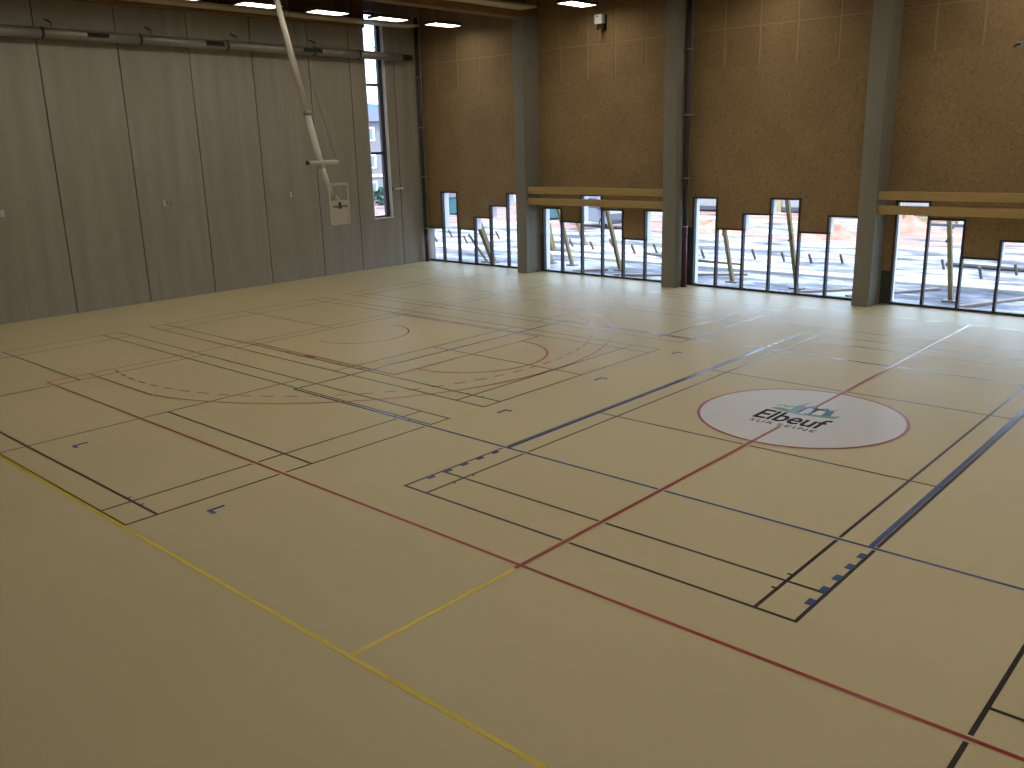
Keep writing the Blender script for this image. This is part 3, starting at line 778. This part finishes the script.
for (xa, ya, xb, yb, lb) in ((-4.5, 13.2, -2.7, 16.2, 'dusty plank lying outside left of the upright prop'), (-1.2, 13.2, .2, 16.2, 'dusty plank lying outside right of the upright prop'),
                             (-6.1, 13.2, -4.4, 15.2, 'dusty plank lying outside the bay without rails'), (-11.0, 14.9, -9.4, 15.9, 'dusty plank lying outside by the red pipe'),
                             (-15.6, 13.2, -14.7, 14.3, 'pale plank lying at the foot of a prop behind the left rails'), (-13.6, 13.2, -11.0, 14.6, 'dusty plank lying outside left of the second column')):
    tag(MB().bar((xa, ya, GZ+.04), (xb, yb, GZ+.04), .22, .06).build('loose_plank', M['plank']), lb, 'plank', 'planks lying on the ground outside')

def mound(cx, cy, rx, ry, h, label, seed=0):
    bm = bmesh.new(); n, k = 40, 10; rd = random.Random(seed); rings = []
    ph = [rd.uniform(0, 6) for _ in range(6)]
    for j in range(k+1):
        q = j/k; row = []
        for i in range(n):
            a = 2*PI*i/n; f = 1+.16*math.sin(3*a+ph[0])+.10*math.sin(5*a+ph[1])
            rr = q*f; z = h*(math.cos(min(1, q)*PI)*.5+.5)*(1+.2*math.sin(4*a+6*q+ph[2])) + rd.uniform(-.05, .05)*(1-q)
            row.append(bm.verts.new((cx+rx*rr*math.cos(a), cy+ry*rr*math.sin(a), GZ-.06+max(0, z))))
        rings.append(row)
    for A, B in zip(rings, rings[1:]):
        for i in range(n):
            try: bm.faces.new((A[i], A[(i+1) % n], B[(i+1) % n], B[i]))
            except ValueError: pass
    me = bpy.data.meshes.new('clay_mound'); bm.to_mesh(me); bm.free(); me.materials.append(M['clay'])
    for p in me.polygons: p.use_smooth = True
    o = bpy.data.objects.new('clay_mound', me); COL.objects.link(o); tag(o, label, 'earth mound', 'red clay mounds outside')
mound(-19.3, 30.5, 3.6, 2.0, .55, 'low red clay mound outside the left part of the bay without rails', 1)
mound(-12.2, 30.0, 2.6, 1.7, .60, 'red clay mound outside the right part of the bay without rails', 2)
mound(-10.2, 34.4, 2.3, 1.7, .9, 'red clay mound with rubble outside the tall pane of the right bay', 3)
mound(-4.6, 32.5, 2.4, 1.8, .6, 'red clay mound outside at the right picture edge', 4)

# site cabins far out
def cabin(x0, x1, y, label, post=True):
    t = thing('site_cabin', label, 'site cabin', ((x0+x1)/2, y, GZ))
    hx = (x1-x0)/2
    b = MB().box(-hx, hx, 0, 2.4, .35, 2.8, .03)
    n = int((x1-x0)/.3)
    for k in range(n): b.box(-hx+.1+k*.3, -hx+.2+k*.3, -.03, 0, .5, 2.7)
    b.build('body', M['cabin'], t)
    MB().box(-hx-.05, hx+.05, -.05, 2.45, .12, .40).build('base_frame', M['cabindark'], t)
    MB().box(-hx-.05, hx+.05, -.06, 2.5, 2.75, 2.92).build('roof', M['cabindark'], t)
    for sx in (-hx+.3, 0, hx-.3):
        for sy in (.1, 2.0): MB().box(sx-.12, sx+.12, sy, sy+.3, 0, .14).build('support_block', M['cabindark'], t)
    return t
cb = cabin(-30.5, -24.2, 42.5, 'grey site cabin outside the first pane right of the red pipe')
cb2 = cabin(-22.3, -17.2, 43.2, 'grey site cabin outside with an ochre post, seen through the fourth pane')
MB().box(-1.75, -1.50, -.10, -.065, 0, 2.75).build('ochre_post', M['ochre'], cb2)
def barrier(name, label, xs, y, z0, z1, th, m):
    t = thing(name, label, 'barrier', (xs[0], y, GZ))
    MB().box(0, xs[-1]-xs[0], 0, th, z0, z1, .01).build('rail', m, t)
    for x in xs: MB().box(x-xs[0]-.07 if x > xs[0] else 0, x-xs[0]+.07, th, th+.14, 0, z1).build('post', m, t)
barrier('site_barrier', 'pale timber barrier far outside the right bay, above the dark rail', (-13.5, -11, -8.8), 38.6, .2, .42, .2, M['rawtimber'])
barrier('guard_rail', 'dark horizontal guard rail far outside the right bay', (-12.6, -8.4, -4.8), 36.6, .12, .27, .12, M['cabindark'])
cabin(-16.2, -10.0, 42.0, 'pale site cabin outside the first pane of the bay at the right edge')
def skip_box(x, y, rz, label, L=2.6, h=1.3):
    t = thing('waste_container', label, 'waste container', (x, y, GZ), math.radians(rz))
    b = MB().prism([(-L/2+.25, .12), (L/2-.25, .12), (L/2, h), (-L/2, h)], 'y', -.8, .8)
    b.build('tub', M['teal'], t)
    MB().box(-L/2-.04, L/2+.04, -.84, .84, h-.08, h+.04, .01).build('rim_bar', M['cabindark'], t)
    for x_ in (-.7, 0, .7): MB().box(x_-.05, x_+.05, -.86, -.78, .15, h-.06).build('rib', M['teal'], t)
    for x_ in (-.8, .8): MB().box(x_-.1, x_+.1, -.7, .7, 0, .13).build('skid', M['cabindark'], t)
skip_box(-42.5, 33.2, 50, 'blue-green waste container far outside the tall pane of the corner bay')
skip_box(-32.6, 32.8, 45, 'blue-green waste container far outside the first pane behind the left rails')
# van parked outside behind the rails
vt = thing('parked_van', 'pale grey van parked outside, seen through the panes behind the left rails', 'van', (-26.3, 29.6, GZ), math.radians(-22))
vb_ = MB().prism([(-2.2, .35), (2.25, .35), (2.35, .95), (1.5, 1.15), (.95, 1.95), (-2.1, 2.0), (-2.25, 1.6)], 'y', -.9, .9)
vb_.build('body', M['van'], vt)
MB().box(-.1, .85, -.915, -.90, 1.2, 1.75, 0).build('side_window', M['glassdark'], vt)
MB().box(-1.7, -.4, -.915, -.90, 1.2, 1.75, 0).build('rear_side_window', M['glassdark'], vt)
MB().prism([(1.56, 1.18), (1.52, 1.18), (1.0, 1.88), (1.04, 1.88)], 'y', -.8, .8).build('windscreen', M['glassdark'], vt)
for x in (-1.4, 1.45):
    for y in (-.92, .74):
        w_ = MB().tube([(x, y, .33), (x, y+.18, .33)], .33, 24).build('wheel', M['rubber'], vt)
        MB().tube([(x, y-.012, .33), (x, y+.192, .33)], .17, 16).build('hub_cap', M['clamp'], w_)
MB().box(1.15, 1.35, -1.12, -.92, 1.15, 1.4, .02).build('wing_mirror', M['glassdark'], vt)
MB().box(2.15, 2.42, -.85, .85, .35, .6, .03).build('bumper', M['glassdark'], vt)

# distant buildings seen through panes and the tall window
def building(name, label, x, y, w, dpt, h, rz, floors, nwin, roof='hip', z0=GZ, wm='stone'):
    t = thing(name, label, 'building', (x, y, z0), rz)
    MB().box(-w/2, w/2, -dpt/2, dpt/2, 0, h).build('wall', M[wm], t)
    if roof == 'hip':
        r = MB()
        e = .4
        A = [(-w/2-e, -dpt/2-e, h), (w/2+e, -dpt/2-e, h), (w/2+e, dpt/2+e, h), (-w/2-e, dpt/2+e, h)]
        B = [(-w/2+w*.2, -dpt*.1, h+1.3), (w/2-w*.2, -dpt*.1, h+1.3), (w/2-w*.2, dpt*.1, h+1.3), (-w/2+w*.2, dpt*.1, h+1.3)]
        for i in range(4): r.poly([A[i], A[(i+1) % 4], B[(i+1) % 4], B[i]])
        r.poly(B); r.poly(A[::-1]); r.build('roof', M['slate'], t)
        MB().box(-w*.2-.4, -w*.2+.4, -.4, .4, h+.8, h+3.4).build('chimney', M[wm], t)
    else:
        MB().box(-w/2-.1, w/2+.1, -dpt/2-.1, dpt/2+.1, h, h+.25).build('parapet', M['slate'], t)
    fh = h/floors
    MB().box(-w/2-.08, w/2+.08, -dpt/2-.1, -dpt/2, fh-.12, fh+.12).build('string_course', M['signwhite'], t)
    for f in range(floors):
        for k in range(nwin):
            xc = -w/2+w*(k+.5)/nwin
            o = MB().box(xc-.75, xc+.75, -dpt/2-.06, -dpt/2+.02, f*fh+.7, f*fh+fh-.5).build('window', M['signwhite'], t)
            MB().box(xc-.58, xc-.04, -dpt/2-.08, -dpt/2-.03, f*fh+.85, f*fh+fh-.65).box(xc+.04, xc+.58, -dpt/2-.08, -dpt/2-.03, f*fh+.85, f*fh+fh-.65).build('pane', M['bwin'], o)
    return t
building('stone_house', 'pale stone house beyond the tall window, below the hill', -64, 43.5, 12, 8, 7.4, math.radians(52), 3, 6)
building('low_building', 'pale low building far outside the tall pane of the corner bay', -66, 59, 12, 8, 4.2, math.radians(40), 1, 4, 'flat', wm='render')
building('low_building', 'pale low building far outside the first panes behind the left rails', -41, 46, 8, 6, 4.2, math.radians(28), 1, 3, 'flat', wm='render')
hm = bmesh.new(); nx, ny = 30, 12
vs = [[hm.verts.new((-260+j*8, -40+i*14, max(-.3, (2.5+19*math.exp(-((i-13+.2*j)/6.0)**2))*math.sin(PI*j/ny)**.8 + 1.2*math.sin(i*2.1+j)))) for i in range(nx+1)] for j in range(ny+1)]
for j in range(ny):
    for i in range(nx): hm.faces.new((vs[j][i], vs[j][i+1], vs[j+1][i+1], vs[j+1][i])).smooth = True
me = bpy.data.meshes.new('wooded_hill'); hm.to_mesh(me); hm.free(); me.materials.append(M['hill'])
hl = bpy.data.objects.new('wooded_hill', me); COL.objects.link(hl); struct(hl, 'blue-green wooded hill far beyond the tall window', 'hill')
far = MB().box(-320, -100, -120, 260, GZ-.3, GZ-.12); struct(far.build('far_ground', M['road']))
# shrub outside the tall window
bm = bmesh.new(); rd = random.Random(9)
for k in range(220):
    a = rd.uniform(0, 2*PI); q = rd.random()**.5; z = rd.uniform(.2, 2.0); rr = 1.5*math.sin(PI*(z/2.2)**.8+.1)*q
    p = Vector((rr*math.cos(a), rr*math.sin(a), z)); s = rd.uniform(.18, .34)
    nrm = Vector((rd.uniform(-1, 1), rd.uniform(-1, 1), rd.uniform(-.3, 1))).normalized(); u = nrm.orthogonal().normalized(); v = nrm.cross(u)
    bm.faces.new([bm.verts.new(p+u*s), bm.verts.new(p+v*s*.6), bm.verts.new(p-u*s), bm.verts.new(p-v*s*.6)])
me = bpy.data.meshes.new('foliage'); bm.to_mesh(me); bm.free(); me.materials.append(M['leaf'])
sh = thing('street_shrub', 'dark green shrub by the street beyond the tall window', 'shrub', (-57.2, 38.0, GZ))
sh.scale = (.75, .75, .75)
o = bpy.data.objects.new('foliage', me); COL.objects.link(o); o.parent = sh
MB().tube([(0, 0, 0), (.05, 0, .6), (0, .05, 1.3)], [.08, .06, .03], 8).build('stem', M['stake'], sh)
sg = thing('street_sign', 'round white street sign beyond the tall window', 'sign', (-55.0, 36.9, GZ), math.radians(-50))
MB().tube([(0, .04, 0), (0, .04, 3.2)], .04, 10).build('post', M['clamp'], sg)
bmd = MB(); bmd.tube([(0, 0, 2.75), (0, .03, 2.75)], .42, 28); bmd.build('disc', M['signwhite'], sg)

# ------------------------------------------------------------------ light
w = bpy.data.worlds.new('sky'); sc.world = w; w.use_nodes = True
bg = w.node_tree.nodes['Background']; bg.inputs['Color'].default_value = (.62, .77, 1.0, 1); bg.inputs['Strength'].default_value = 6.3
sd = bpy.data.lights.new('sun', 'SUN'); sd.energy = 9; sd.color = (1, .97, .94); sd.angle = math.radians(1.5)
so = bpy.data.objects.new('sun', sd); COL.objects.link(so)
so.rotation_euler = Vector((-.15, .58, -1)).to_track_quat('-Z', 'Y').to_euler()

# ------------------------------------------------------------------ camera
cd = bpy.data.cameras.new('camera'); cam = bpy.data.objects.new('camera', cd); COL.objects.link(cam)
cam.location = (6.44717, -14.62256, 4.80922); cam.rotation_mode = 'XYZ'; cam.rotation_euler = (1.30763, .02586, .7351)
cd.sensor_fit = 'HORIZONTAL'; cd.sensor_width = 36; cd.lens = 887.938*36/1024; cd.clip_end = 1000
sc.camera = cam
vs_ = sc.view_settings; vs_.view_transform = 'Standard'; vs_.look = 'None'; vs_.gamma = 1; vs_.use_curve_mapping = False; vs_.exposure = 0.0
